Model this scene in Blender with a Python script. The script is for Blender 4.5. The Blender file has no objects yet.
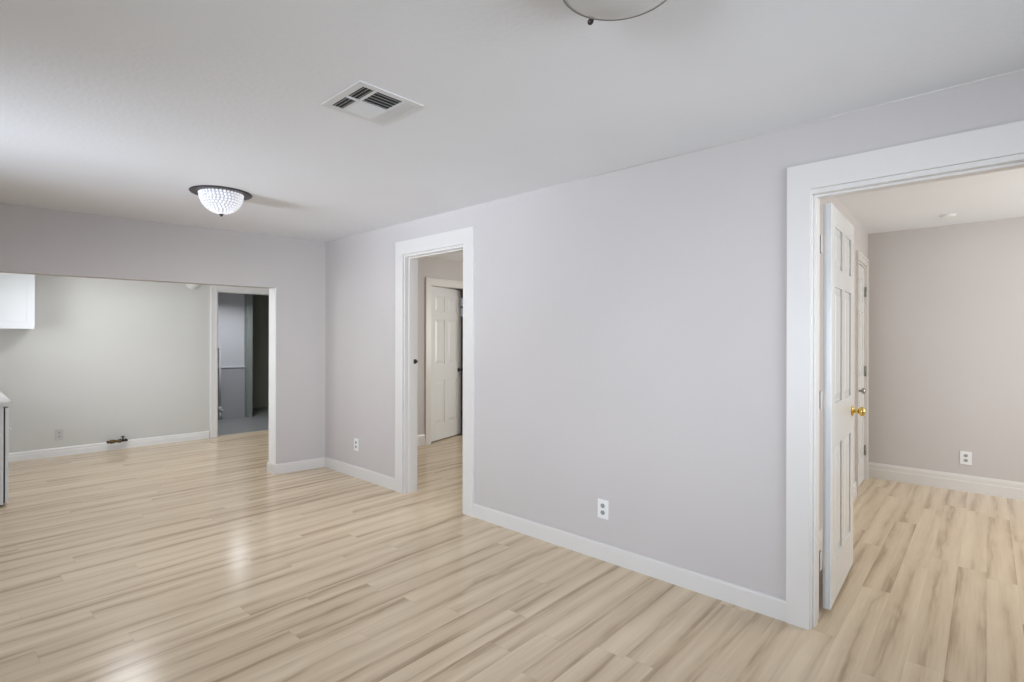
import bpy, bmesh, math, random
from mathutils import Vector, Matrix
random.seed(7)
scene = bpy.context.scene
COL = scene.collection

# ------------------------------------------------------------------ camera
YAW, ROLL, EYE = 0.8142, 0.0025, 1.367
cam_d = bpy.data.cameras.new('camera')
cam_d.sensor_width = 36.0
cam_d.lens = 36.0 * 540.0 / 1024.0
cam_d.shift_y = -1.69 / 1024.0
cam_d.clip_start = 0.02
cam = bpy.data.objects.new('camera', cam_d)
COL.objects.link(cam)
fw = Vector((math.sin(YAW), math.cos(YAW), 0))
rt = Vector((math.cos(YAW), -math.sin(YAW), 0))
up = Vector((0, 0, 1))
r2 = rt * math.cos(ROLL) + up * math.sin(ROLL)
u2 = -rt * math.sin(ROLL) + up * math.cos(ROLL)
cm = Matrix((r2, u2, -fw)).transposed().to_4x4()
cm.translation = Vector((0, 0, EYE))
cam.matrix_world = cm
scene.camera = cam

# ------------------------------------------------------------------ world, exposure
scene.view_settings.view_transform = 'Standard'
scene.view_settings.look = 'None'
scene.view_settings.gamma = 1.0
scene.view_settings.use_curve_mapping = False
scene.view_settings.exposure = 0.0
world = bpy.data.worlds.new('daylight_sky')
scene.world = world
world.use_nodes = True
bg = world.node_tree.nodes['Background']
bg.inputs[0].default_value = (0.80, 0.90, 1.0, 1)
bg.inputs[1].default_value = 0.5

# ------------------------------------------------------------------ area lamps added in the window openings to act as daylight
def area(name, loc, target, sx, sy, power, color=(0.86, 0.93, 1.0), spread=180):
    d = bpy.data.lights.new(name, 'AREA')
    d.shape = 'RECTANGLE'
    d.size, d.size_y = sx, sy
    d.energy = power
    d.color = color
    d.spread = math.radians(spread)
    o = bpy.data.objects.new(name, d)
    COL.objects.link(o)
    o.location = loc
    o.rotation_euler = (Vector(target) - Vector(loc)).to_track_quat('-Z', 'Y').to_euler()
    o['kind'] = 'helper'
    return o

DAY = (0.90, 1.0, 1.13)
area('window_daylight', (-3.1, 0.6, 1.35), (3, 0.9, 1.25), 1.6, 1.1, 23.5, DAY, 80)
area('window_daylight', (-3.1, 0.6, 1.15), (3, 1.2, 1.0), 1.6, 1.1, 2.9, DAY, 50)
area('window_daylight', (-3.1, 2.3, 1.15), (3, 2.6, 1.0), 1.6, 1.1, 3.6, DAY, 50)
area('window_daylight', (-3.1, 3.95, 1.2), (3, 4.6, 1.5), 1.6, 1.1, 4.5, DAY, 45)
area('ground_bounce', (-3.1, 3.9, 1.2), (0.4, 3.7, 2.4), 0.6, 0.8, 10.6, (0.88, 0.97, 1.12), 40)  # added lamp aimed up at the ceiling, stands for bounced sun
area('window_daylight', (1.6, -1.3, 1.45), (2.3, 3, 1.5), 1.6, 1.2, 15.5, DAY, 80)
area('window_daylight', (-1.2, -1.3, 1.1), (2.8, 4.3, 1.1), 1.6, 1.4, 6.2, DAY, 50)
area('window_daylight', (-0.18, 6.75, 1.55), (3, 6.9, 1.4), 0.9, 0.9, 6.4, (0.96, 1.0, 1.04), 150)
area('window_daylight', (-0.18, 6.75, 1.55), (3, 7.2, 1.7), 0.9, 0.9, 9, (0.96, 1.0, 1.04), 100)
area('window_daylight', (5.0, -1.90, 1.5), (5.0, 2, 1.5), 1.8, 1.3, 53, (1.0, 1.01, 0.98))
area('window_daylight', (6.20, 3.4, 1.5), (3.0, 3.9, 1.2), 1.6, 1.2, 44, (1.0, 1.0, 0.95))

# ------------------------------------------------------------------ materials
def new_mat(name):
    m = bpy.data.materials.new(name)
    m.use_nodes = True
    return m, m.node_tree, m.node_tree.nodes['Principled BSDF']

def paint(name, col, rough=0.5, bump=0.02, scale=60.0, var=0.03, spec=0.5, metal=0.0):
    m, t, b = new_mat(name)
    n = t.nodes.new('ShaderNodeTexNoise')
    tc = t.nodes.new('ShaderNodeTexCoord')
    n.inputs['Scale'].default_value = scale
    n.inputs['Detail'].default_value = 3
    t.links.new(tc.outputs['Object'], n.inputs['Vector'])
    mx = t.nodes.new('ShaderNodeMix')
    mx.data_type = 'RGBA'
    mx.inputs[6].default_value = tuple(c * (1 - var) for c in col) + (1,)
    mx.inputs[7].default_value = tuple(min(1, c * (1 + var)) for c in col) + (1,)
    n2 = t.nodes.new('ShaderNodeTexNoise')
    n2.inputs['Scale'].default_value = 1.7
    t.links.new(tc.outputs['Object'], n2.inputs['Vector'])
    t.links.new(n2.outputs['Fac'], mx.inputs[0])
    t.links.new(mx.outputs[2], b.inputs['Base Color'])
    b.inputs['Roughness'].default_value = rough
    b.inputs['Specular IOR Level'].default_value = spec
    b.inputs['Metallic'].default_value = metal
    if bump:
        bp = t.nodes.new('ShaderNodeBump')
        bp.inputs['Strength'].default_value = bump
        bp.inputs['Distance'].default_value = 0.01
        t.links.new(n.outputs['Fac'], bp.inputs['Height'])
        t.links.new(bp.outputs['Normal'], b.inputs['Normal'])
    return m

M = {}
M['wall'] = paint('greige_wall_paint', (0.56, 0.525, 0.512), 0.6, 0.05, 90)
M['kitchen'] = paint('kitchen_wall_paint', (0.66, 0.66, 0.635), 0.45, 0.05, 90)
M['ceiling'] = paint('ceiling_paint', (0.80, 0.81, 0.83), 0.8, 0.12, 45)
M['trim'] = paint('white_trim_enamel', (0.70, 0.672, 0.645), 0.3, 0.01, 30, 0.01)
M['door'] = paint('white_door_enamel', (0.74, 0.74, 0.735), 0.25, 0.015, 25, 0.01)
M['cabinet'] = paint('white_cabinet_laminate', (0.74, 0.76, 0.77), 0.25, 0.0, 30, 0.01)
M['counter'] = paint('pale_counter_stone', (0.70, 0.69, 0.68), 0.2, 0.0, 120, 0.06)
M['counter_edge'] = paint('counter_edge_stone', (0.42, 0.40, 0.38), 0.3, 0.0, 120, 0.06)
M['white_edge'] = paint('bright_white_edge_paint', (0.86, 0.86, 0.855), 0.35, 0.0, 30, 0.01)
M['plate'] = paint('white_plastic', (0.80, 0.80, 0.79), 0.3, 0.0, 30, 0.01)
M['plate_kitchen'] = paint('ivory_plastic', (0.58, 0.57, 0.56), 0.3, 0.0, 30, 0.01)
M['plate_dim'] = paint('grey_plastic', (0.50, 0.50, 0.50), 0.3, 0.0, 30, 0.01)
M['socket'] = paint('socket_face_plastic', (0.36, 0.36, 0.36), 0.35, 0.0, 30, 0.01)
M['slot'] = paint('dark_slot', (0.05, 0.05, 0.05), 0.6, 0.0)
M['bronze'] = paint('dark_bronze', (0.055, 0.048, 0.05), 0.35, 0.0, 40, 0.1, 0.5, 0.6)
M['brass'] = paint('polished_brass', (0.78, 0.55, 0.16), 0.18, 0.0, 40, 0.03, 0.5, 1.0)
M['nickel'] = paint('satin_nickel', (0.42, 0.41, 0.39), 0.3, 0.0, 40, 0.03, 0.5, 1.0)
M['hinge'] = paint('aged_hinge_steel', (0.30, 0.29, 0.27), 0.4, 0.0, 40, 0.05, 0.5, 0.8)
M['duct'] = paint('dark_duct_interior', (0.035, 0.037, 0.035), 0.8, 0.0)
M['vent'] = paint('vent_white_steel', (0.70, 0.70, 0.70), 0.4, 0.0, 40, 0.01)
M['darkgap'] = paint('unpainted_cabinet_edge', (0.03, 0.028, 0.026), 0.7, 0.0)  # near-black colour for the shade between cabinet body and doors
M['gas'] = paint('dull_brass_pipe', (0.16, 0.11, 0.055), 0.4, 0.0, 60, 0.15, 0.5, 0.7)
M['gasdark'] = paint('blackened_fitting', (0.03, 0.025, 0.02), 0.5, 0.0, 60, 0.15, 0.5, 0.4)
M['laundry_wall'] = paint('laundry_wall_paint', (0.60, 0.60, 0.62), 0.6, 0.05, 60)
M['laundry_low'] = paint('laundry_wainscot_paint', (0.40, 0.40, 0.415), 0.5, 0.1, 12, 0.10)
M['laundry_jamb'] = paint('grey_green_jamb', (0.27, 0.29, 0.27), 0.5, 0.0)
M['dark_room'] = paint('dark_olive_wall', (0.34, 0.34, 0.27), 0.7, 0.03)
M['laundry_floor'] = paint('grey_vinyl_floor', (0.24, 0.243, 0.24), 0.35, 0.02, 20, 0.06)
M['pvc'] = paint('white_pvc_pipe', (0.50, 0.50, 0.50), 0.6, 0.0)

def emissive(name, col, emit, strength, rough=0.3):
    m, t, b = new_mat(name)
    b.inputs['Base Color'].default_value = col + (1,)
    b.inputs['Roughness'].default_value = rough
    b.inputs['Emission Color'].default_value = emit + (1,)
    b.inputs['Emission Strength'].default_value = strength
    return m
M['lit_diffuser'] = emissive('lit_inner_bowl', (0.45, 0.45, 0.48), (0.93, 0.94, 1.0), 0.16)
M['bead'] = emissive('lit_crystal_beads', (0.62, 0.62, 0.65), (0.95, 0.96, 1.0), 0.42, 0.06)
M['lamp_bowl'] = emissive('lit_round_lamp_bowl', (0.9, 0.9, 0.9), (0.95, 0.96, 1.0), 3.0)
M['frosted'] = paint('unlit_frosted_glass', (0.60, 0.60, 0.585), 0.25, 0.0, 30, 0.01)

def glass():
    m, t, b = new_mat('window_pane_glass')
    out = t.nodes['Material Output']
    tr = t.nodes.new('ShaderNodeBsdfTransparent')
    gl = t.nodes.new('ShaderNodeBsdfGlossy')
    gl.inputs['Roughness'].default_value = 0.02
    fr = t.nodes.new('ShaderNodeFresnel')
    mx = t.nodes.new('ShaderNodeMixShader')
    t.links.new(fr.outputs[0], mx.inputs[0])
    t.links.new(tr.outputs[0], mx.inputs[1])
    t.links.new(gl.outputs[0], mx.inputs[2])
    t.links.new(mx.outputs[0], out.inputs[0])
    return m
M['glass'] = glass()

def plank_floor():
    m, t, b = new_mat('pale_oak_planks')
    N = t.nodes.new
    L = t.links.new
    def math_(op, a=None, c=None):
        n = N('ShaderNodeMath'); n.operation = op
        for i, v in ((0, a), (1, c)):
            if v is None: continue
            if isinstance(v, (int, float)): n.inputs[i].default_value = v
            else: L(v, n.inputs[i])
        return n.outputs[0]
    tc = N('ShaderNodeTexCoord')
    mp = N('ShaderNodeMapping')
    mp.inputs['Rotation'].default_value = (0, 0, math.radians(-2.0))
    L(tc.outputs['Object'], mp.inputs['Vector'])
    sp = N('ShaderNodeSeparateXYZ'); L(mp.outputs[0], sp.inputs[0])
    X, Y = sp.outputs[0], sp.outputs[1]
    WID, LEN = 0.130, 1.45
    yr = math_('DIVIDE', Y, WID)
    row = math_('FLOOR', yr)
    fy = math_('SUBTRACT', yr, row)
    wn = N('ShaderNodeTexWhiteNoise'); wn.noise_dimensions = '1D'; L(row, wn.inputs['W'])
    xo = math_('ADD', math_('DIVIDE', X, LEN), math_('MULTIPLY', wn.outputs['Value'], 7.0))
    colu = math_('FLOOR', xo)
    fx = math_('SUBTRACT', xo, colu)
    cmb = N('ShaderNodeCombineXYZ'); L(row, cmb.inputs[0]); L(colu, cmb.inputs[1])
    wn2 = N('ShaderNodeTexWhiteNoise'); wn2.noise_dimensions = '2D'; L(cmb.outputs[0], wn2.inputs['Vector'])
    rnd = wn2.outputs['Value']
    # long grain: stretched noise, shifted per plank
    def stretched(sx, sy, det, rgh, dist=0.0):
        c = N('ShaderNodeCombineXYZ')
        L(math_('ADD', math_('MULTIPLY', X, sx), math_('MULTIPLY', rnd, 37.0)), c.inputs[0])
        L(math_('MULTIPLY', Y, sy), c.inputs[1])
        L(math_('MULTIPLY', rnd, 11.0), c.inputs[2])
        n = N('ShaderNodeTexNoise')
        n.inputs['Scale'].default_value = 1.0
        n.inputs['Detail'].default_value = det
        n.inputs['Roughness'].default_value = rgh
        n.inputs['Distortion'].default_value = dist
        L(c.outputs[0], n.inputs['Vector'])
        return n.outputs['Fac']
    broad = stretched(0.8, 13.0, 3, 0.55, 0.4)
    fine = stretched(3.5, 75.0, 4, 0.6)
    ramp = N('ShaderNodeValToRGB')
    e = ramp.color_ramp.elements
    e[0].position = 0.28; e[0].color = (0.367, 0.259, 0.167, 1)
    e[1].position = 0.70; e[1].color = (0.745, 0.616, 0.451, 1)
    k = ramp.color_ramp.elements.new(0.47); k.color = (0.619, 0.487, 0.343, 1)
    warp = stretched(1.3, 3.0, 3, 0.55, 0.6)
    fw_ = math_('FRACT', math_('ADD', fy, math_('ADD', rnd, math_('MULTIPLY', math_('SUBTRACT', warp, 0.5), 0.9))))
    ridge = math_('POWER', math_('ABSOLUTE', math_('SUBTRACT', math_('MULTIPLY', fw_, 2.0), 1.0)), 1.5)
    gate = stretched(0.8, 2.0, 2, 0.5)
    v = math_('ADD', math_('MULTIPLY', broad, 0.50), math_('MULTIPLY', fine, 0.26))
    v = math_('ADD', v, 0.232)
    v = math_('SUBTRACT', v, math_('MULTIPLY', ridge, math_('MULTIPLY', gate, 0.40)))
    v = math_('ADD', v, math_('MULTIPLY', math_('SUBTRACT', rnd, 0.5), 0.11))
    L(v, ramp.inputs[0])
    # joints
    ey = math_('MINIMUM', fy, math_('SUBTRACT', 1.0, fy))
    ex = math_('MINIMUM', fx, math_('SUBTRACT', 1.0, fx))
    jy = math_('LESS_THAN', ey, 0.008)
    jx = math_('LESS_THAN', ex, 0.0012)
    j = math_('MAXIMUM', jy, jx)
    mx = N('ShaderNodeMix'); mx.data_type = 'RGBA'
    L(math_('MULTIPLY', j, 0.14), mx.inputs[0])
    L(ramp.outputs[0], mx.inputs[6])
    mx.inputs[7].default_value = (0.25, 0.17, 0.11, 1)
    L(mx.outputs[2], b.inputs['Base Color'])
    rg = math_('ADD', math_('MULTIPLY', fine, 0.12), 0.135)
    L(rg, b.inputs['Roughness'])
    b.inputs['Specular IOR Level'].default_value = 0.28
    bp = N('ShaderNodeBump')
    bp.inputs['Strength'].default_value = 0.05
    bp.inputs['Distance'].default_value = 0.003
    L(math_('SUBTRACT', fine, math_('MULTIPLY', j, 0.6)), bp.inputs['Height'])
    L(bp.outputs[0], b.inputs['Normal'])
    return m
M['floor'] = plank_floor()

# ------------------------------------------------------------------ mesh helpers
def prism(bm, pts, z0, z1):
    """plan polygon extruded from z0 to z1"""
    a = sum(pts[i][0] * pts[(i + 1) % len(pts)][1] - pts[(i + 1) % len(pts)][0] * pts[i][1] for i in range(len(pts)))
    if a < 0: pts = pts[::-1]
    lo = [bm.verts.new((x, y, z0)) for x, y in pts]
    hi = [bm.verts.new((x, y, z1)) for x, y in pts]
    fs = [bm.faces.new(lo[::-1]), bm.faces.new(hi)]
    n = len(pts)
    for i in range(n):
        fs.append(bm.faces.new((lo[i], lo[(i + 1) % n], hi[(i + 1) % n], hi[i])))
    return fs

def box(bm, x0, x1, y0, y1, z0, z1, bevel=0.0, mi=0):
    x0, x1 = min(x0, x1), max(x0, x1); y0, y1 = min(y0, y1), max(y0, y1); z0, z1 = min(z0, z1), max(z0, z1)
    fs = prism(bm, [(x0, y0), (x1, y0), (x1, y1), (x0, y1)], z0, z1)
    for f in fs: f.material_index = mi
    if bevel:
        es = list({e for f in fs for e in f.edges})
        bmesh.ops.bevel(bm, geom=es, offset=bevel, segments=2, affect='EDGES', profile=0.6)
    return fs

def lathe(bm, prof, n=32, mat=Matrix(), cap=True):
    """prof: (r, h) revolved about local z"""
    rings = []
    for r, h in prof:
        if r < 1e-6:
            rings.append([bm.verts.new(mat @ Vector((0, 0, h)))])
        else:
            rings.append([bm.verts.new(mat @ Vector((r * math.cos(2 * math.pi * i / n), r * math.sin(2 * math.pi * i / n), h))) for i in range(n)])
    for a, b in zip(rings, rings[1:]):
        for i in range(n):
            j = (i + 1) % n
            if len(a) == 1 and len(b) == 1: continue
            if len(a) == 1: f = (a[0], b[j], b[i])
            elif len(b) == 1: f = (a[i], a[j], b[0])
            else: f = (a[i], a[j], b[j], b[i])
            bm.faces.new(f).smooth = True
    if cap:
        if len(rings[0]) > 1: bm.faces.new(rings[0][::-1])
        if len(rings[-1]) > 1: bm.faces.new(rings[-1])
    bmesh.ops.recalc_face_normals(bm, faces=bm.faces[:])

def tube(bm, pts, r, n=14):
    for a, b in zip(pts, pts[1:]):
        a, b = Vector(a), Vector(b)
        d = b - a
        m = Matrix.Translation(a) @ d.to_track_quat('Z', 'Y').to_matrix().to_4x4()
        lathe(bm, [(r, 0), (r, d.length)], n, m)
    for p_ in pts[1:-1]:
        bmesh.ops.create_uvsphere(bm, u_segments=n, v_segments=8, radius=r, matrix=Matrix.Translation(Vector(p_)))

def obj(name, bm, mat, parent=None, loc=None, rotz=0.0):
    me = bpy.data.meshes.new(name)
    bm.normal_update()
    bm.to_mesh(me); bm.free()
    o = bpy.data.objects.new(name, me)
    COL.objects.link(o)
    for mm in (mat if isinstance(mat, (list, tuple)) else [mat]):
        me.materials.append(mm)
    if parent is not None: o.parent = parent
    if loc is not None: o.location = loc
    if rotz: o.rotation_euler = (0, 0, rotz)
    return o

def struct(name, bm, mat, loc=None, rotz=0.0, label=None, cat=None):
    o = obj(name, bm, mat, None, loc, rotz)
    o['kind'] = 'structure'
    if label: o['label'] = label
    if cat: o['category'] = cat
    return o

def thing(name, label, cat, loc=(0, 0, 0), rot=(0, 0, 0), group=None, kind=None):
    o = bpy.data.objects.new(name, None)
    o.empty_display_size = 0.1
    COL.objects.link(o)
    o.location = loc; o.rotation_euler = rot
    o['label'] = label; o['category'] = cat
    if group: o['group'] = group
    if kind: o['kind'] = kind
    return o

def B(): return bmesh.new()

# ------------------------------------------------------------------ plan
CEIL = 2.40
WX, WT = 2.83, 0.13                    # long wall on the right of the room, face and thickness
FY0, FS = 5.7253, -0.1092              # far wall line y = FY0 + FS*x (slightly out of square)
def fy(x): return FY0 + FS * x
FT = 0.14
KY = 8.12                              # kitchen far wall
FE = 2.33                              # free end of the far wall
OPZ = 1.88                             # underside of the wide opening
D1 = (3.185, 3.985, 2.11)                # middle doorway: y0, y1, head
D2 = (-0.09, 0.736, 2.075)              # near doorway
DW0, DWS = 1.052 - 0.069 * 5.355, 0.069    # wall beside the open door: y = DW0 + DWS*x
def dy(x): return DW0 + DWS * x
CX = 6.38                              # back wall of the near side room
MY = 5.62                              # back wall of the middle room
LX, BY = -3.2, -1.4                    # walls behind the camera

# floors
bm = B(); box(bm, -3.4, 8.0, -2.2, KY + 0.10, -0.12, 0)
struct('floor', bm, M['floor'])
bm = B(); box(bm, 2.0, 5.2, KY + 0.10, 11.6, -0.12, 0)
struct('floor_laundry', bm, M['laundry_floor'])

# ceilings
bm = B(); prism(bm, [(-3.4, -1.6), (WX + WT, -1.6), (WX + WT, fy(WX + WT) + FT), (-3.4, fy(-3.4) + FT)], CEIL, CEIL + 0.1)
struct('ceiling', bm, M['ceiling'])
bm = B(); prism(bm, [(-0.5, fy(-0.5) + FT), (WX + WT, fy(WX + WT) + FT), (WX + WT, MY + 0.12), (3.9, MY + 0.12), (3.9, KY + 0.14), (-0.5, KY + 0.14)], CEIL, CEIL + 0.1)
struct('ceiling_kitchen', bm, M['ceiling'])
bm = B(); box(bm, WX + WT, CX + 0.1, -2.2, 1.3, 2.43, 2.53)
struct('ceiling_side', bm, M['ceiling'])
bm = B(); prism(bm, [(WX + WT, dy(WX + WT) + 0.1), (CX + 0.1, dy(CX) + 0.1), (CX + 0.1, MY + 0.12), (WX + WT, MY + 0.12)], 2.43, 2.53)
struct('ceiling_middle', bm, M['ceiling'])
bm = B(); box(bm, 3.9, 8.0, MY + 0.12, 7.9, 2.43, 2.53)
struct('ceiling_beyond', bm, M['ceiling'])
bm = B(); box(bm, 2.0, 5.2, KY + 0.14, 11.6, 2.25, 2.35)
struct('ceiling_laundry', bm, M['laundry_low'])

# long right wall with its two doorways
bm = B()
for y0, y1, z0, z1 in ((D2[1], D1[0], 0, 2.55), (D1[1], MY + 0.12, 0, 2.55), (D1[0], D1[1], D1[2], 2.55),
                       (D2[0], D2[1], D2[2], 2.55), (-2.2, D2[0], 0, 2.55)):
    box(bm, WX, WX + WT, y0, y1, z0, z1)
struct('wall_right', bm, M['wall'])

# far wall: pier beside the corner, header over the wide opening, pier out at the left
bm = B()
prism(bm, [(FE, fy(FE)), (WX, fy(WX)), (WX, fy(WX) + FT), (FE, fy(FE) + FT)], 0, CEIL)
prism(bm, [(-0.75, fy(-0.75)), (FE, fy(FE)), (FE, fy(FE) + FT), (-0.75, fy(-0.75) + FT)], OPZ, CEIL)
prism(bm, [(LX, fy(LX)), (-0.75, fy(-0.75)), (-0.75, fy(-0.75) + FT), (LX, fy(LX) + FT)], 0, CEIL)
struct('wall_far', bm, M['wall'])
# white lining on the free end of the far wall
bm = B(); box(bm, FE - 0.012, FE, fy(FE) + 0.002, fy(FE) + FT + 0.01, 0, OPZ, 0.002)
struct('trim_1', bm, M['white_edge'])

# walls behind the camera, with unseen windows added for their light
def window(n, loc, rotz, w, h, label):
    """frame, sash bars and pane; local x along the wall, y through it"""
    t = thing('window_%d' % n, label, 'window', loc, (0, 0, rotz), kind='structure')
    b = B()
    for x0, x1, z0, z1 in ((0, w, 0, 0.05), (0, w, h - 0.05, h), (0, 0.05, 0.05, h - 0.05), (w - 0.05, w, 0.05, h - 0.05), (0.05, w - 0.05, h / 2 - 0.02, h / 2 + 0.02)):
        box(b, x0, x1, -0.04, 0.04, z0, z1, 0.003)
    obj('window_frame', b, M['trim'], t)
    b = B(); box(b, 0.05, w - 0.05, -0.004, 0.004, 0.05, h - 0.05)
    obj('pane', b, M['glass'], t)
    return t

def wall_x(name, x0, x1, y0, y1, holes, mat, top=2.45):
    """wall running along y"""
    b = B(); y = y0
    for h0, h1, z0, z1 in holes:
        box(b, x0, x1, y, h0, 0, top)
        if z0 > 0: box(b, x0, x1, h0, h1, 0, z0)
        box(b, x0, x1, h0, h1, z1, top)
        y = h1
    box(b, x0, x1, y, y1, 0, top)
    return struct(name, b, mat)

def wall_y(name, x0, x1, y0, y1, holes, mat, top=2.45):
    """wall running along x"""
    b = B(); x = x0
    for h0, h1, z0, z1 in holes:
        box(b, x, h0, y0, y1, 0, top)
        if z0 > 0: box(b, h0, h1, y0, y1, 0, z0)
        box(b, h0, h1, y0, y1, z1, top)
        x = h1
    box(b, x, x1, y0, y1, 0, top)
    return struct(name, b, mat)

wall_x('wall_left', LX - 0.13, LX, BY - 0.13, fy(LX) + FT, [(-0.25, 1.45, 0.6, 1.95), (1.5, 3.1, 0.6, 1.75), (3.15, 4.8, 0.62, 1.8)], M['wall'])
window(1, (LX - 0.07, -0.25, 0.6), math.pi / 2, 1.7, 1.35, 'white framed window in the side wall nearest the viewer')
window(2, (LX - 0.07, 3.15, 0.62), math.pi / 2, 1.65, 1.18, 'white framed window in the side wall out of view by the far end')
window(9, (LX - 0.07, 1.5, 0.6), math.pi / 2, 1.6, 1.15, 'middle white framed window of the side wall out of view')
wall_y('wall_back', LX - 0.13, WX, BY - 0.13, BY, [(-2.05, -0.36, 0.38, 1.82), (0.76, 2.44, 0.82, 2.08)], M['wall'])
window(7, (-2.05, BY - 0.07, 0.38), 0, 1.69, 1.44, 'low white framed window behind the viewer')
window(8, (0.76, BY - 0.07, 0.82), 0, 1.68, 1.26, 'white framed window behind the viewer beside the long wall')

# kitchen walls
wall_x('wall_kitchen_left', -0.37, -0.24, fy(-0.3) + FT, KY + 0.14, [(6.25, 7.25, 1.1, 2.0)], M['kitchen'])
window(3, (-0.30, 6.25, 1.1), math.pi / 2, 1.0, 0.9, 'small white framed window over the kitchen counter')
KD = (2.635, 3.42, 2.035)
wall_y('wall_kitchen', -0.37, 3.9, KY, KY + 0.14, [(KD[0], KD[1], 0, KD[2])], M['kitchen'])
wall_x('wall_kitchen_right', 3.72, 3.84, MY + 0.12, KY, [], M['kitchen'])

# near side room
wall_x('wall_side', CX, CX + 0.12, -2.2, dy(CX) + 0.1, [], M['wall'], 2.53)
wall_y('wall_side_back', WX + WT, CX + 0.12, -2.2, -2.08, [(4.0, 6.0, 0.8, 2.2)], M['wall'], 2.53)
window(4, (4.0, -2.14, 0.8), 0, 2.0, 1.4, 'white framed window in the side room wall')
bm = B()
CD = (5.60, 6.20, 2.085)               # closet doorway in the dividing wall
for x0, x1, z0, z1 in ((WX + WT, CD[0], 0, 2.53), (CD[1], CX + 0.12, 0, 2.53), (CD[0], CD[1], CD[2], 2.53)):
    prism(bm, [(x0, dy(x0)), (x1, dy(x1)), (x1, dy(x1) + 0.12), (x0, dy(x0) + 0.12)], z0, z1)
struct('wall_divider', bm, M['wall'])

# middle room
MD = (4.40, 5.18, 2.085)
wall_y('wall_middle', WX + WT, CX + 0.12, MY, MY + 0.12, [(MD[0], MD[1], 0, MD[2])], M['wall'], 2.53)
wall_x('wall_middle_right', CX, CX + 0.12, dy(CX) + 0.12, MY, [(2.5, 4.3, 0.85, 2.1)], M['wall'], 2.53)
window(5, (CX + 0.06, 2.5, 0.85), math.pi / 2, 1.8, 1.25, 'white framed window in the middle room wall')  # unseen window added to light the middle room
# room beyond the ajar door
wall_y('wall_beyond', 3.84, 8.0, 7.7, 7.82, [(6.2, 7.2, 1.75, 2.2)], M['wall'], 2.53)
window(6, (6.2, 7.76, 1.75), 0, 1.0, 0.45, 'small bright window seen past the ajar door')
wall_x('wall_beyond_right', 7.9, 8.02, MY, 7.82, [], M['wall'], 2.53)
wall_y('wall_beyond_front', CX + 0.12, 8.0, MY, MY + 0.12, [], M['wall'], 2.53)

# laundry beyond the kitchen
wall_x('wall_laundry_left', 2.2, 2.32, KY + 0.14, 9.9, [], M['laundry_wall'])
wall_y('wall_laundry', 2.2, 3.66, 9.9, 10.02, [], M['laundry_wall'])
wall_x('wall_laundry_end', 3.66, 3.745, 9.76, 11.4, [], M['laundry_jamb'])
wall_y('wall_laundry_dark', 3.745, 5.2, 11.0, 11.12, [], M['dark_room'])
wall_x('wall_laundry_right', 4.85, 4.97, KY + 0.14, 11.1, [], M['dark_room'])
bm = B(); box(bm, 2.32, 3.66, 9.882, 9.9, 0.0, 0.865)
struct('wainscot', bm, M['laundry_low'])
bm = B(); box(bm, 2.32, 3.66, 9.868, 9.9, 0.865, 0.885, 0.003)
struct('trim_2', bm, M['laundry_wall'])

# ------------------------------------------------------------------ baseboards
def base_run(bm, A, C, n, h, t=0.014, step=False):
    """straight baseboard from A to C on the wall line; n = outward normal"""
    if step: prof = [(0, 0), (t, 0), (t, h * 0.60), (t * 0.75, h * 0.64), (t * 0.75, h * 0.86), (t * 0.3, h), (0, h)]
    else: prof = [(0, 0), (t, 0), (t, h - 0.012), (t * 0.8, h - 0.004), (t * 0.45, h), (0, h)]
    rings = []
    for P_ in (A, C):
        rings.append([bm.verts.new((P_[0] + n[0] * u, P_[1] + n[1] * u, z)) for u, z in prof])
    k = len(prof)
    for i in range(k):
        j = (i + 1) % k
        bm.faces.new((rings[0][i], rings[0][j], rings[1][j], rings[1][i]))
    bm.faces.new(rings[0][::-1]); bm.faces.new(rings[1])
    bmesh.ops.recalc_face_normals(bm, faces=bm.faces[:])

CAS = 0.108
bm = B()
base_run(bm, (WX, D2[1] + 0.091), (WX, D1[0] - 0.116), (-1, 0), 0.102)
base_run(bm, (WX, D1[1] + 0.116), (WX, fy(WX) - 0.012), (-1, 0), 0.108)
struct('baseboard_right', bm, M['trim'])
fn = Vector((FS, -1)).normalized()
bm = B()
base_run(bm, (FE - 0.026, fy(FE - 0.026)), (WX, fy(WX)), (fn.x, fn.y), 0.102)
base_run(bm, (FE - 0.012, fy(FE) - 0.012), (FE - 0.012, fy(FE) + FT + 0.02), (-1, 0), 0.102)
struct('baseboard_far', bm, M['trim'])
bm = B()
base_run(bm, (0.40, KY), (KD[0] - 0.095, KY), (0, -1), 0.10, 0.016, True)
base_run(bm, (KD[1] + 0.095, KY), (3.72, KY), (0, -1), 0.10, 0.016, True)
struct('baseboard_kitchen', bm, M['white_edge'])
bm = B()
base_run(bm, (CX, dy(CX)), (CX, -2.08), (-1, 0), 0.150, 0.018, True)
struct('baseboard_side', bm, M['trim'])
dn = Vector((DWS, -1)).normalized()
bm = B()
base_run(bm, (WX + WT, dy(WX + WT)), (CD[0] - 0.075, dy(CD[0] - 0.075)), (dn.x, dn.y), 0.13, 0.016, True)
struct('baseboard_divider', bm, M['trim'])
bm = B()
base_run(bm, (WX + WT, MY), (MD[0] - 0.085, MY), (0, -1), 0.140, 0.016, True)
base_run(bm, (MD[1] + 0.085, MY), (CX, MY), (0, -1), 0.140, 0.016, True)
struct('baseboard_middle', bm, M['trim'])
# thin bead of caulk where the long wall meets the ceiling
bm = B(); tube(bm, [(WX - 0.001, -1.2, CEIL - 0.001), (WX - 0.001, 2.0, CEIL - 0.001)], 0.003, 8)
struct('trim_3', bm, M['trim'])

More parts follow.
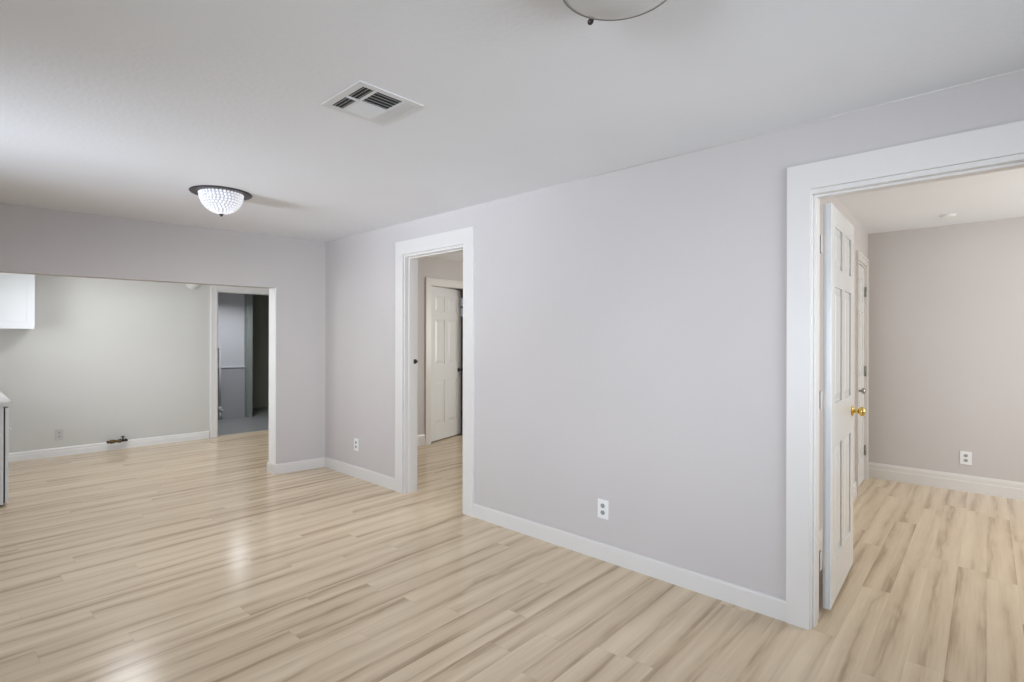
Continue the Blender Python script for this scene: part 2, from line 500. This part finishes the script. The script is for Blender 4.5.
# ------------------------------------------------------------------ door casings and jambs
def u_frame(bm, xa, xb, yo0, yi0, yi1, yo1, zi, zo):
    """door-shaped frame (two legs and a head in one piece) between x=xa and x=xb"""
    pts = [(yo0, 0), (yi0, 0), (yi0, zi), (yi1, zi), (yi1, 0), (yo1, 0), (yo1, zo), (yo0, zo)]
    lo = [bm.verts.new((xa, y, z)) for y, z in pts]
    hi = [bm.verts.new((xb, y, z)) for y, z in pts]
    fs = [bm.faces.new(lo), bm.faces.new(hi)]
    for i in range(8):
        fs.append(bm.faces.new((lo[i], lo[(i + 1) % 8], hi[(i + 1) % 8], hi[i])))
    bmesh.ops.recalc_face_normals(bm, faces=fs)

def casing_right(n, d, stop, outer, rev):
    """flat casing on both faces of the long wall, jamb lining and stop; rev = reveal left at the jamb"""
    y0, y1, h = d
    b = B()
    for xa, xb in ((WX - 0.018, WX), (WX + WT, WX + WT + 0.016)):
        u_frame(b, xa, xb, y0 - outer, y0 - rev, y1 + rev, y1 + outer, h + 0.004, h + 0.125)
    u_frame(b, WX - 0.005, WX + WT + 0.005, y0 - 0.009 if rev > 0.01 else y0, y0 + 0.014, y1 - 0.014, y1 + 0.009 if rev > 0.01 else y1, h - 0.018, h + 0.0035)
    u_frame(b, stop[0], stop[1], y0 + 0.0145, y0 + 0.024, y1 - 0.024, y1 - 0.0145, h - 0.029, h - 0.0185)
    return struct('trim_%d' % n, b, M['trim'])
casing_right(4, D1, (WX + 0.035, WX + 0.07), 0.116, 0.006)
casing_right(5, D2, (WX + 0.03, WX + 0.075), 0.091, -0.010)

def casing_y(n, x0, x1, h, yface, depth, w, head, fline=None, mat=None):
    """casing on a wall that runs along x and faces -y"""
    f = fline or (lambda x: yface)
    b = B()
    def slab(xa, xb, z0, z1, pr, dp):
        prism(b, [(xa, f(xa) - pr), (xb, f(xb) - pr), (xb, f(xb) + dp), (xa, f(xa) + dp)], z0, z1)
    k = w * 0.3
    slab(x0 - w + k, x0, 0, h, 0.016, 0)
    slab(x1, x1 + w - k, 0, h, 0.016, 0)
    slab(x0 - w + k, x1 + w - k, h, h + head - k, 0.016, 0)
    slab(x0 - w, x0 - w + k, 0, h + head - k, 0.022, 0)            # raised back band
    slab(x1 + w - k, x1 + w, 0, h + head - k, 0.022, 0)
    slab(x0 - w, x1 + w, h + head - k, h + head, 0.022, 0)
    slab(x0, x0 + 0.015, 0, h, 0.0, depth)                        # jamb linings
    slab(x1 - 0.015, x1, 0, h, 0.0, depth)
    slab(x0 + 0.015, x1 - 0.015, h - 0.015, h, 0.0, depth)
    return struct('trim_%d' % n, b, mat or M['trim'])
casing_y(6, KD[0], KD[1], KD[2], KY, 0.14, 0.085, 0.085, None, M['white_edge'])
casing_y(7, MD[0], MD[1], MD[2], MY, 0.12, 0.085, 0.08)
casing_y(8, CD[0], CD[1], CD[2], 0, 0.12, 0.07, 0.07, dy)

# strike plate let into the far jamb of the middle doorway
bm = B()
box(bm, 2.920, 2.950, D1[1] - 0.017, D1[1] - 0.014, 1.145, 1.185, 0.001)
box(bm, 2.950, 2.962, D1[1] - 0.018, D1[1] - 0.014, 1.155, 1.175)
o = obj('strike_plate', bm, M['bronze'])
o['label'] = 'small dark strike plate on the white jamb of the middle doorway'; o['category'] = 'strike plate'

# ------------------------------------------------------------------ panel doors
def panel_leaf(w, h, t, rows=((0.22, 0.80), (1.02, 1.62), (1.72, 1.93))):
    """six-panel leaf, hinge edge at x=0, faces at y=0 and y=t"""
    b = B()
    box(b, 0.002, w - 0.002, 0.009, t - 0.009, 0.002, h - 0.002)
    st, ms = 0.105, 0.085
    xs = ((st, w / 2 - ms / 2), (w / 2 + ms / 2, w - st))
    zs = [0] + [z for r in rows for z in r] + [h]
    for y0, y1, sgn in ((0, 0.012, 1), (t - 0.012, t, -1)):
        box(b, 0, st, y0, y1, 0, h, 0.0015); box(b, w - st, w, y0, y1, 0, h, 0.0015)
        for i in range(0, len(zs), 2):
            box(b, st, w - st, y0, y1, zs[i], zs[i + 1], 0.0015)
        for z0, z1 in rows:
            box(b, xs[0][1], xs[1][0], y0, y1, z0, z1, 0.0015)
            for x0, x1 in xs:                                   # raised fields with sloped sides
                yo = 0.002 if sgn > 0 else t - 0.002
                yi = 0.010 if sgn > 0 else t - 0.010
                m1, m2 = 0.012, 0.045
                o_ = [b.verts.new((x, yi, z)) for x, z in ((x0 + m1, z0 + m1), (x1 - m1, z0 + m1), (x1 - m1, z1 - m1), (x0 + m1, z1 - m1))]
                i_ = [b.verts.new((x, yo, z)) for x, z in ((x0 + m2, z0 + m2), (x1 - m2, z0 + m2), (x1 - m2, z1 - m2), (x0 + m2, z1 - m2))]
                fs = [b.faces.new(i_)] + [b.faces.new((o_[k], o_[(k + 1) % 4], i_[(k + 1) % 4], i_[k])) for k in range(4)]
    # solid edges between the two skins
    for x0, x1 in ((0, 0.012), (w - 0.012, w)):
        box(b, x0, x1, 0.004, t - 0.004, 0, h)
    bmesh.ops.recalc_face_normals(b, faces=b.faces[:])
    return b

KNOB = [(0.0, 0.0), (0.031, 0.0), (0.031, 0.004), (0.024, 0.009), (0.012, 0.012), (0.011, 0.028), (0.018, 0.034), (0.026, 0.043), (0.028, 0.052), (0.024, 0.061), (0.013, 0.067), (0.0, 0.068)]
def knob(parent, x, z, t, mat, label, sides=(0, 1)):
    b = B()
    for s in sides:
        m = Matrix.Translation((x, 0 if s == 0 else t, z)) @ Matrix.Rotation(math.pi / 2 if s == 0 else -math.pi / 2, 4, 'X')
        lathe(b, KNOB, 24, m)
    o = obj('door_knob', b, mat, parent); o['label'] = label
    return o

def hinges(parent, x, y, zs, mat, label, r=0.007, leafw=0.03, out=-1):
    for z in zs:
        b = B()
        lathe(b, [(r, 0), (r, 0.09)], 12, Matrix.Translation((x, y, z)))
        lathe(b, [(r * 0.8, 0), (r * 1.25, 0.003), (r * 0.6, 0.008)], 12, Matrix.Translation((x, y, z + 0.09)))
        box(b, x - leafw * 0.5, x + leafw * 0.5, y + 0.002, y + 0.006, z + 0.002, z + 0.088)
        o = obj('hinge', b, mat, parent); o['label'] = label

# door 1: leaf swung wide into the near side room
T = 0.036
a1 = math.atan2(0.050, 0.77)
d1 = thing('door_1', 'white six-panel door with brass knobs swung open inside the near doorway', 'door',
           (3.05, 0.690, 0.022), (0, 0, a1), kind='structure')
obj('door_leaf', panel_leaf(0.738, 2.03, T), M['door'], d1)
knob(d1, 0.678, 0.925, T, M['brass'], 'polished brass knobs on both faces')
for z in (0.20, 1.0, 1.78):
    b = B()
    lathe(b, [(0.007, 0), (0.007, 0.09)], 12, Matrix.Translation((-0.018, T + 0.006, z)))
    box(b, -0.050, -0.018, T + 0.001, T + 0.004, z, z + 0.09)
    box(b, -0.003, 0.0, 0.008, T, z, z + 0.09)
    obj('hinge', b, M['trim'], d1)

# door 2: closed closet door in the dividing wall
a2 = math.atan(DWS)
ca = math.cos(a2)
cw = (CD[1] - CD[0]) / ca - 0.036
d2 = thing('door_2', 'closed white closet door with silver knob beside the back wall of the near room', 'door',
           (CD[0] + 0.018, dy(CD[0] + 0.018) + 0.006, 0.012), (0, 0, a2), kind='structure')
obj('door_leaf', panel_leaf(cw, CD[2] - 0.032, T), M['door'], d2)
knob(d2, 0.06, 0.90, T, M['nickel'], 'satin silver knob', (0,))
hinges(d2, cw + 0.004, -0.008, (0.235, 1.005, 1.775), M['hinge'], 'grey steel hinge')

# door 3: ajar door at the back of the middle room
a3 = math.radians(16.8)
d3 = thing('door_3', 'white panelled door standing ajar at the back of the middle room', 'door',
           (MD[0] + 0.017, MY + 0.020, 0.014), (0, 0, a3), kind='structure')
obj('door_leaf', panel_leaf(0.755, 2.052, T), M['door'], d3)
knob(d3, 0.69, 0.915, T, M['bronze'], 'dark bronze knob')

# ------------------------------------------------------------------ ceiling lamps
def beaded_lamp():
    t = thing('ceiling_lamp', 'lit flush ceiling lamp with beaded crystal bowl on a dark bronze plate', 'lamp', (1.368, 4.130, CEIL))
    b = B()
    lathe(b, [(0.0, 0.0), (0.196, 0.0), (0.199, -0.003), (0.196, -0.007), (0.170, -0.008), (0.0, -0.008)], 56)
    obj('mounting_plate', b, M['bronze'], t)
    R_, drop, z0 = 0.137, 0.138, -0.006
    b = B()
    lathe(b, [(0.93 * R_ * math.cos(a), z0 - 0.93 * drop * math.sin(a)) for a in [i * math.pi / 2 / 12 for i in range(12)]] + [(0, z0 - 0.93 * drop)], 40)
    obj('inner_bowl', b, M['lit_diffuser'], t)
    b = B()
    rows = 11
    for i in range(rows):
        a = (i + 0.35) * (math.pi / 2) / rows
        rr, zz = R_ * math.cos(a), z0 - drop * math.sin(a)
        n = max(1, int(2 * math.pi * rr / 0.0235))
        for k in range(n):
            th = 2 * math.pi * (k + 0.5 * (i % 2)) / n
            bmesh.ops.create_icosphere(b, subdivisions=1, radius=0.0098,
                matrix=Matrix.Translation((rr * math.cos(th), rr * math.sin(th), zz)) @ Matrix.Rotation(th, 4, 'Z'))
    obj('crystal_bowl', b, M['bead'], t)
    b = B(); lathe(b, [(0, z0 - drop - 0.004), (0.014, z0 - drop - 0.006), (0.016, z0 - drop - 0.010), (0.008, z0 - drop - 0.016), (0.006, z0 - drop - 0.022), (0, z0 - drop - 0.025)], 20)
    obj('finial', b, M['bronze'], t)
    d = bpy.data.lights.new('lamp_bulb', 'AREA')           # the lamp's light, leaving the tip of the bowl
    d.shape = 'DISK'; d.size = 0.02; d.energy = 10; d.color = (1, 0.985, 0.96)
    o = bpy.data.objects.new('lamp_bulb', d); COL.objects.link(o)
    o.parent = t; o.location = (0, 0, z0 - drop - 0.027); o['kind'] = 'helper'
    return t
beaded_lamp()

def glass_lamp():
    t = thing('ceiling_lamp', 'unlit frosted glass ceiling lamp with thin bronze rim, cut by the top edge', 'lamp', (1.2555, 0.7915, CEIL))
    b = B(); lathe(b, [(0, 0), (0.13, 0), (0.135, -0.004), (0.135, -0.060), (0.12, -0.066), (0, -0.066)], 48)
    obj('mounting_plate', b, M['bronze'], t)
    b = B(); lathe(b, [(0.151, -0.066), (0.157, -0.066), (0.1595, -0.072), (0.1595, -0.079), (0.156, -0.082), (0.151, -0.078)], 56, cap=False)
    obj('rim', b, M['hinge'], t)
    b = B()
    R_, d = 0.154, 0.042
    rs = (R_ * R_ + d * d) / (2 * d)
    prof = [(R_ * math.cos(0) * (1 - i / 14), -0.080 - (math.sqrt(max(0, rs * rs - (R_ * (1 - i / 14)) ** 2)) - (rs - d))) for i in range(15)]
    lathe(b, [(R_, -0.070)] + prof, 56, cap=False)
    obj('glass_bowl', b, M['frosted'], t)
    a0 = 1.051
    for k in range(3):
        a = a0 + k * 2 * math.pi / 3
        m = Matrix.Rotation(a, 4, 'Z')
        b = B()
        lathe(b, [(0.0045, 0), (0.0045, 0.022), (0.008, 0.022), (0.009, 0.030), (0.006, 0.036), (0, 0.037)], 14, m @ Matrix.Translation((0.152, 0, -0.075)) @ Matrix.Rotation(math.pi / 2, 4, 'Y'))
        obj('clip_screw', b, M['bronze'], t)
    return t
glass_lamp()

def lamp_light(name, parent, z, size, power, color, spread):
    d = bpy.data.lights.new(name, 'AREA')
    d.shape = 'DISK'; d.size = size; d.energy = power; d.color = color; d.spread = math.radians(spread)
    o = bpy.data.objects.new(name, d); COL.objects.link(o)
    o.parent = parent; o.location = (0, 0, z)
    o['kind'] = 'helper'

def round_lamp(label, loc, r, drop, power, color, spread):
    t = thing('ceiling_lamp', label, 'lamp', loc)
    b = B(); lathe(b, [(0, 0), (r + 0.02, 0), (r + 0.02, -0.018), (r, -0.022), (0, -0.022)], 40)
    obj('mounting_plate', b, M['plate'], t)
    b = B(); lathe(b, [(r * math.cos(i * math.pi / 20), -0.022 - drop * math.sin(i * math.pi / 20)) for i in range(10)] + [(0, -0.022 - drop)], 40)
    obj('diffuser', b, M['lamp_bowl'], t)
    lamp_light('lamp_glow', t, -0.03 - drop, r * 1.8, power, color, spread)
    return t
round_lamp('lit round ceiling lamp in the kitchen, hidden by the header', (1.34, 6.66, CEIL), 0.23, 0.06, 14, (0.97, 0.98, 1.0), 175)
round_lamp('lit round ceiling lamp in the laundry beyond the kitchen', (3.27, 9.05, 2.25), 0.12, 0.03, 14.5, (0.90, 0.94, 1.0), 149)

# ------------------------------------------------------------------ ceiling air vent
def vent():
    X0, X1, Y0, Y1 = 1.148, 1.468, 1.922, 2.245
    cx, cy = (X0 + X1) / 2, (Y0 + Y1) / 2
    t = thing('air_vent', 'square white four-way air vent set in the ceiling', 'vent', (cx, cy, CEIL))
    hw, hh = (X1 - X0) / 2, (Y1 - Y0) / 2
    U = lambda u: -hw + 2 * hw * u
    V = lambda v: hh - 2 * hh * v
    F0 = -0.005
    xs = [0.11, 0.27, 0.31, 0.71, 0.75, 0.93]
    ys = [0.10, 0.485, 0.515, 0.90]
    b = B()
    box(b, -hw, U(xs[0]), -hh, hh, F0, 0, 0.002); box(b, U(xs[5]), hw, -hh, hh, F0, 0, 0.002)
    box(b, U(xs[0]), U(xs[5]), V(ys[0]), hh, F0, 0, 0.002); box(b, U(xs[0]), U(xs[5]), -hh, V(ys[3]), F0, 0, 0.002)
    box(b, U(xs[1]), U(xs[2]), V(ys[3]), V(ys[0]), F0 - 0.001, 0); box(b, U(xs[3]), U(xs[4]), V(ys[3]), V(ys[0]), F0 - 0.001, 0)
    box(b, U(xs[2]), U(xs[3]), V(ys[2]), V(ys[1]), F0 - 0.001, 0); box(b, U(xs[0]), U(xs[1]), V(ys[2]) , V(ys[1]), F0 - 0.003, 0)
    obj('frame', b, M['vent'], t)
    b = B(); box(b, -hw + 0.015, hw - 0.015, -hh + 0.015, hh - 0.015, -0.0012, -0.0004)  # flat dark sheet in place of the shade inside the duct
    obj('duct_opening', b, M['duct'], t)
    def slats(along, a0, a1, c0, c1, n, sgn):
        """n slats spaced over c0..c1, running a0..a1; lower edge shifted by sgn"""
        b = B()
        st = (c1 - c0) / n
        for i in range(n):
            c = c0 + (i + 0.5) * st
            dlow, dup = 0.0032 * sgn, -0.0032 * sgn
            q = [(c + dup - 0.0008, -0.0016), (c + dup + 0.0008, -0.0016), (c + dlow + 0.0008, -0.0065), (c + dlow - 0.0008, -0.0065)]
            vs = [[b.verts.new((a, p, z) if along == 'x' else (p, a, z)) for p, z in q] for a in (a0, a1)]
            for k in range(4):
                b.faces.new((vs[0][k], vs[0][(k + 1) % 4], vs[1][(k + 1) % 4], vs[1][k]))
            b.faces.new(vs[0][::-1]); b.faces.new(vs[1])
        bmesh.ops.recalc_face_normals(b, faces=b.faces[:])
        obj('louver_bank', b, M['vent'], t)
    slats('y', V(ys[1]), V(ys[0]), U(xs[0]), U(xs[1]), 3, -1)
    slats('y', V(ys[3]), V(ys[2]), U(xs[0]), U(xs[1]), 3, -1)
    slats('x', U(xs[2]), U(xs[3]), V(ys[3]), V(ys[2]), 5, -1)
    slats('x', U(xs[2]), U(xs[3]), V(ys[1]), V(ys[0]), 18, 1)
    slats('y', V(ys[3]), V(ys[0]), U(xs[4]), U(xs[5]), 6, 1)
vent()

# ------------------------------------------------------------------ outlets
def outlet(label, loc, rotz, w=0.078, h=0.118, mat='plate', face='socket'):
    """plate in local x,z, facing local -y"""
    t = thing('wall_outlet', label, 'outlet', loc, (0, 0, rotz))
    b = B(); box(b, -w / 2, w / 2, -0.006, 0, -h / 2, h / 2, 0.002)
    obj('cover_plate', b, M[mat], t)
    for s in (-1, 1):
        b = B()
        pts = [(0.0155 * math.cos(2 * math.pi * k / 20), 0.0155 * math.sin(2 * math.pi * k / 20) * 0.9) for k in range(20)]
        lo = [b.verts.new((x, -0.0085, z + s * 0.0215)) for x, z in pts]
        hi = [b.verts.new((x, -0.004, z + s * 0.0215)) for x, z in pts]
        b.faces.new(lo)
        for k in range(20): b.faces.new((lo[k], lo[(k + 1) % 20], hi[(k + 1) % 20], hi[k]))
        bmesh.ops.recalc_face_normals(b, faces=b.faces[:])
        r_ = obj('receptacle', b, M[face], t)
        b = B()
        for dx in (-0.006, 0.006): box(b, dx - 0.0012, dx + 0.0012, -0.0092, -0.0080, s * 0.0215, s * 0.0215 + 0.009)
        box(b, -0.0022, 0.0022, -0.0092, -0.0080, s * 0.0215 - 0.010, s * 0.0215 - 0.005)
        obj('slot', b, M['slot'], r_)
    return t
outlet('white outlet on the long grey wall between the two doorways', (WX, 1.888, 0.315), -math.pi / 2)
outlet('white outlet on the short wall between the corner and the middle doorway', (WX, 4.782, 0.322), -math.pi / 2)
outlet('white outlet on the back wall of the near side room', (CX, 0.366, 0.303), -math.pi / 2, 0.082, 0.12)
outlet('pale outlet low on the kitchen wall', (0.952, KY, 0.249), 0, 0.075, 0.125, 'plate_kitchen', 'plate_dim')

# ------------------------------------------------------------------ round detectors
def detector(label, loc, rot, r, hs=1.0):
    t = thing('smoke_detector', label, 'smoke detector', loc, rot)
    b = B(); lathe(b, [(0, 0), (r, 0), (r, 0.010 * hs), (r * 0.97, 0.014 * hs), (0, 0.014 * hs)], 40)
    obj('base_ring', b, M['plate'], t)
    b = B(); lathe(b, [(u * r, v * hs) for u, v in ((0.88, 0.014), (0.88, 0.026), (0.78, 0.036), (0.4, 0.042), (0, 0.043))], 40)
    obj('cover', b, M['plate'], t)
detector('round white smoke detector on the kitchen wall, mostly behind the header', (2.335, KY, 2.125), (math.pi / 2, 0, 0), 0.095)
detector('round white smoke detector on the side room ceiling', (5.865, 0.456, 2.43), (math.pi, 0, 0), 0.055, 0.4)

# ------------------------------------------------------------------ kitchen cabinets
CT = 0.85
c = thing('base_cabinet', 'white base cabinet with one door under the kitchen counter', 'cabinet', (0.078, 7.0, 0))
b = B(); box(b, -0.30, 0.276, -1.02, 1.10, 0.02, CT - 0.035, 0.002)
box(b, -0.29, 0.22, -1.0, 1.10, 0.0, 0.02)
obj('body', b, M['cabinet'], c)
b = B(); box(b, 0.276, 0.285, -1.012, 1.10, 0.03, CT - 0.05)  # dark strip painted in for the shaded gap behind the doors
obj('door_gasket', b, M['darkgap'], c)
for k, (y0, y1) in enumerate(((-1.025, -0.50), (-0.495, 0.03), (0.035, 0.56), (0.565, 1.09))):
    b = B(); box(b, 0.285, 0.307, y0, y1, 0.035, CT - 0.05, 0.003)
    box(b, 0.306, 0.309, y0 + 0.06, y1 - 0.06, 0.11, CT - 0.12, 0.002)
    d_ = obj('door', b, M['cabinet'], c)
    b = B(); lathe(b, [(0.005, 0), (0.005, 0.006), (0.012, 0.008), (0.013, 0.014), (0, 0.017)], 16,
                   Matrix.Translation((0.307, y0 + 0.05 if k % 2 == 0 else y1 - 0.05, 0.62)) @ Matrix.Rotation(math.pi / 2, 4, 'Y'))
    obj('knob', b, M['plate'], d_)
t_ = thing('countertop', 'pale countertop on the white kitchen base cabinet', 'countertop', (0.06, 7.0, CT - 0.035))
b = B(); box(b, -0.30, 0.345, -1.045, 1.12, 0, 0.035, 0.003)
for f in b.faces:
    f.normal_update()
obj('slab', b, M['counter'], t_)
b = B(); box(b, -0.30, 0.30, 1.10, 1.12, 0.035, 0.185, 0.003)
obj('backsplash', b, M['counter'], t_)

c = thing('wall_cabinet', 'white upper cabinet hung on the kitchen wall', 'cabinet', (0.233, KY, 1.47))
b = B(); box(b, -0.47, 0.47, -0.31, -0.001, 0, 0.80, 0.002)
obj('body', b, M['cabinet'], c)
for x0, x1 in ((-0.47, -0.003), (0.003, 0.473)):
    b = B(); box(b, x0, x1, -0.328, -0.311, -0.004, 0.80, 0.002)
    box(b, x0 + 0.065, x1 - 0.065, -0.331, -0.327, 0.07, 0.73, 0.0015)
    obj('door', b, M['cabinet'], c)

# ------------------------------------------------------------------ gas stub on the kitchen wall
g = thing('gas_valve', 'dark brass gas shutoff valve sticking out of the kitchen baseboard', 'valve', (1.59, KY, 0.108))
g.scale = (1.15, 1.15, 1.25)
b = B(); tube(b, [(0, 0, 0), (0, -0.055, 0), (-0.05, -0.06, 0)], 0.010)
obj('pipe', b, M['gasdark'], g)
b = B()
lathe(b, [(0.011, 0), (0.018, 0.006), (0.018, 0.03), (0.013, 0.034), (0.013, 0.06), (0.019, 0.064), (0.019, 0.10), (0.014, 0.104), (0.014, 0.13)], 6,
      Matrix.Translation((-0.045, -0.06, 0)) @ Matrix.Rotation(-math.pi / 2, 4, 'Y'))
obj('valve_body', b, M['gas'], g)
b = B(); lathe(b, [(0.006, 0), (0.006, 0.025), (0.016, 0.028), (0.016, 0.036), (0, 0.037)], 12, Matrix.Translation((-0.035, -0.06, 0.008)))
obj('handle', b, M['gasdark'], g)

# ------------------------------------------------------------------ drain pipe in the laundry
pz = thing('drain_pipe', 'white drain pipe running down the laundry wall', 'pipe', (3.245, 9.835, 0))
b = B(); tube(b, [(0, 0, 0.14), (0, 0, 1.25)], 0.016, 18); tube(b, [(0, 0, 1.2), (0, 0.06, 1.2)], 0.014)
obj('pipe', b, M['pvc'], pz)
b = B(); tube(b, [(0, 0, 0.14), (0, 0, 0.22)], 0.026, 18); tube(b, [(0, 0, 0.17), (0.05, -0.02, 0.14)], 0.022, 18); tube(b, [(0, 0, 0), (0, 0, 0.14)], 0.017, 18)
obj('elbow', b, M['pvc'], pz)
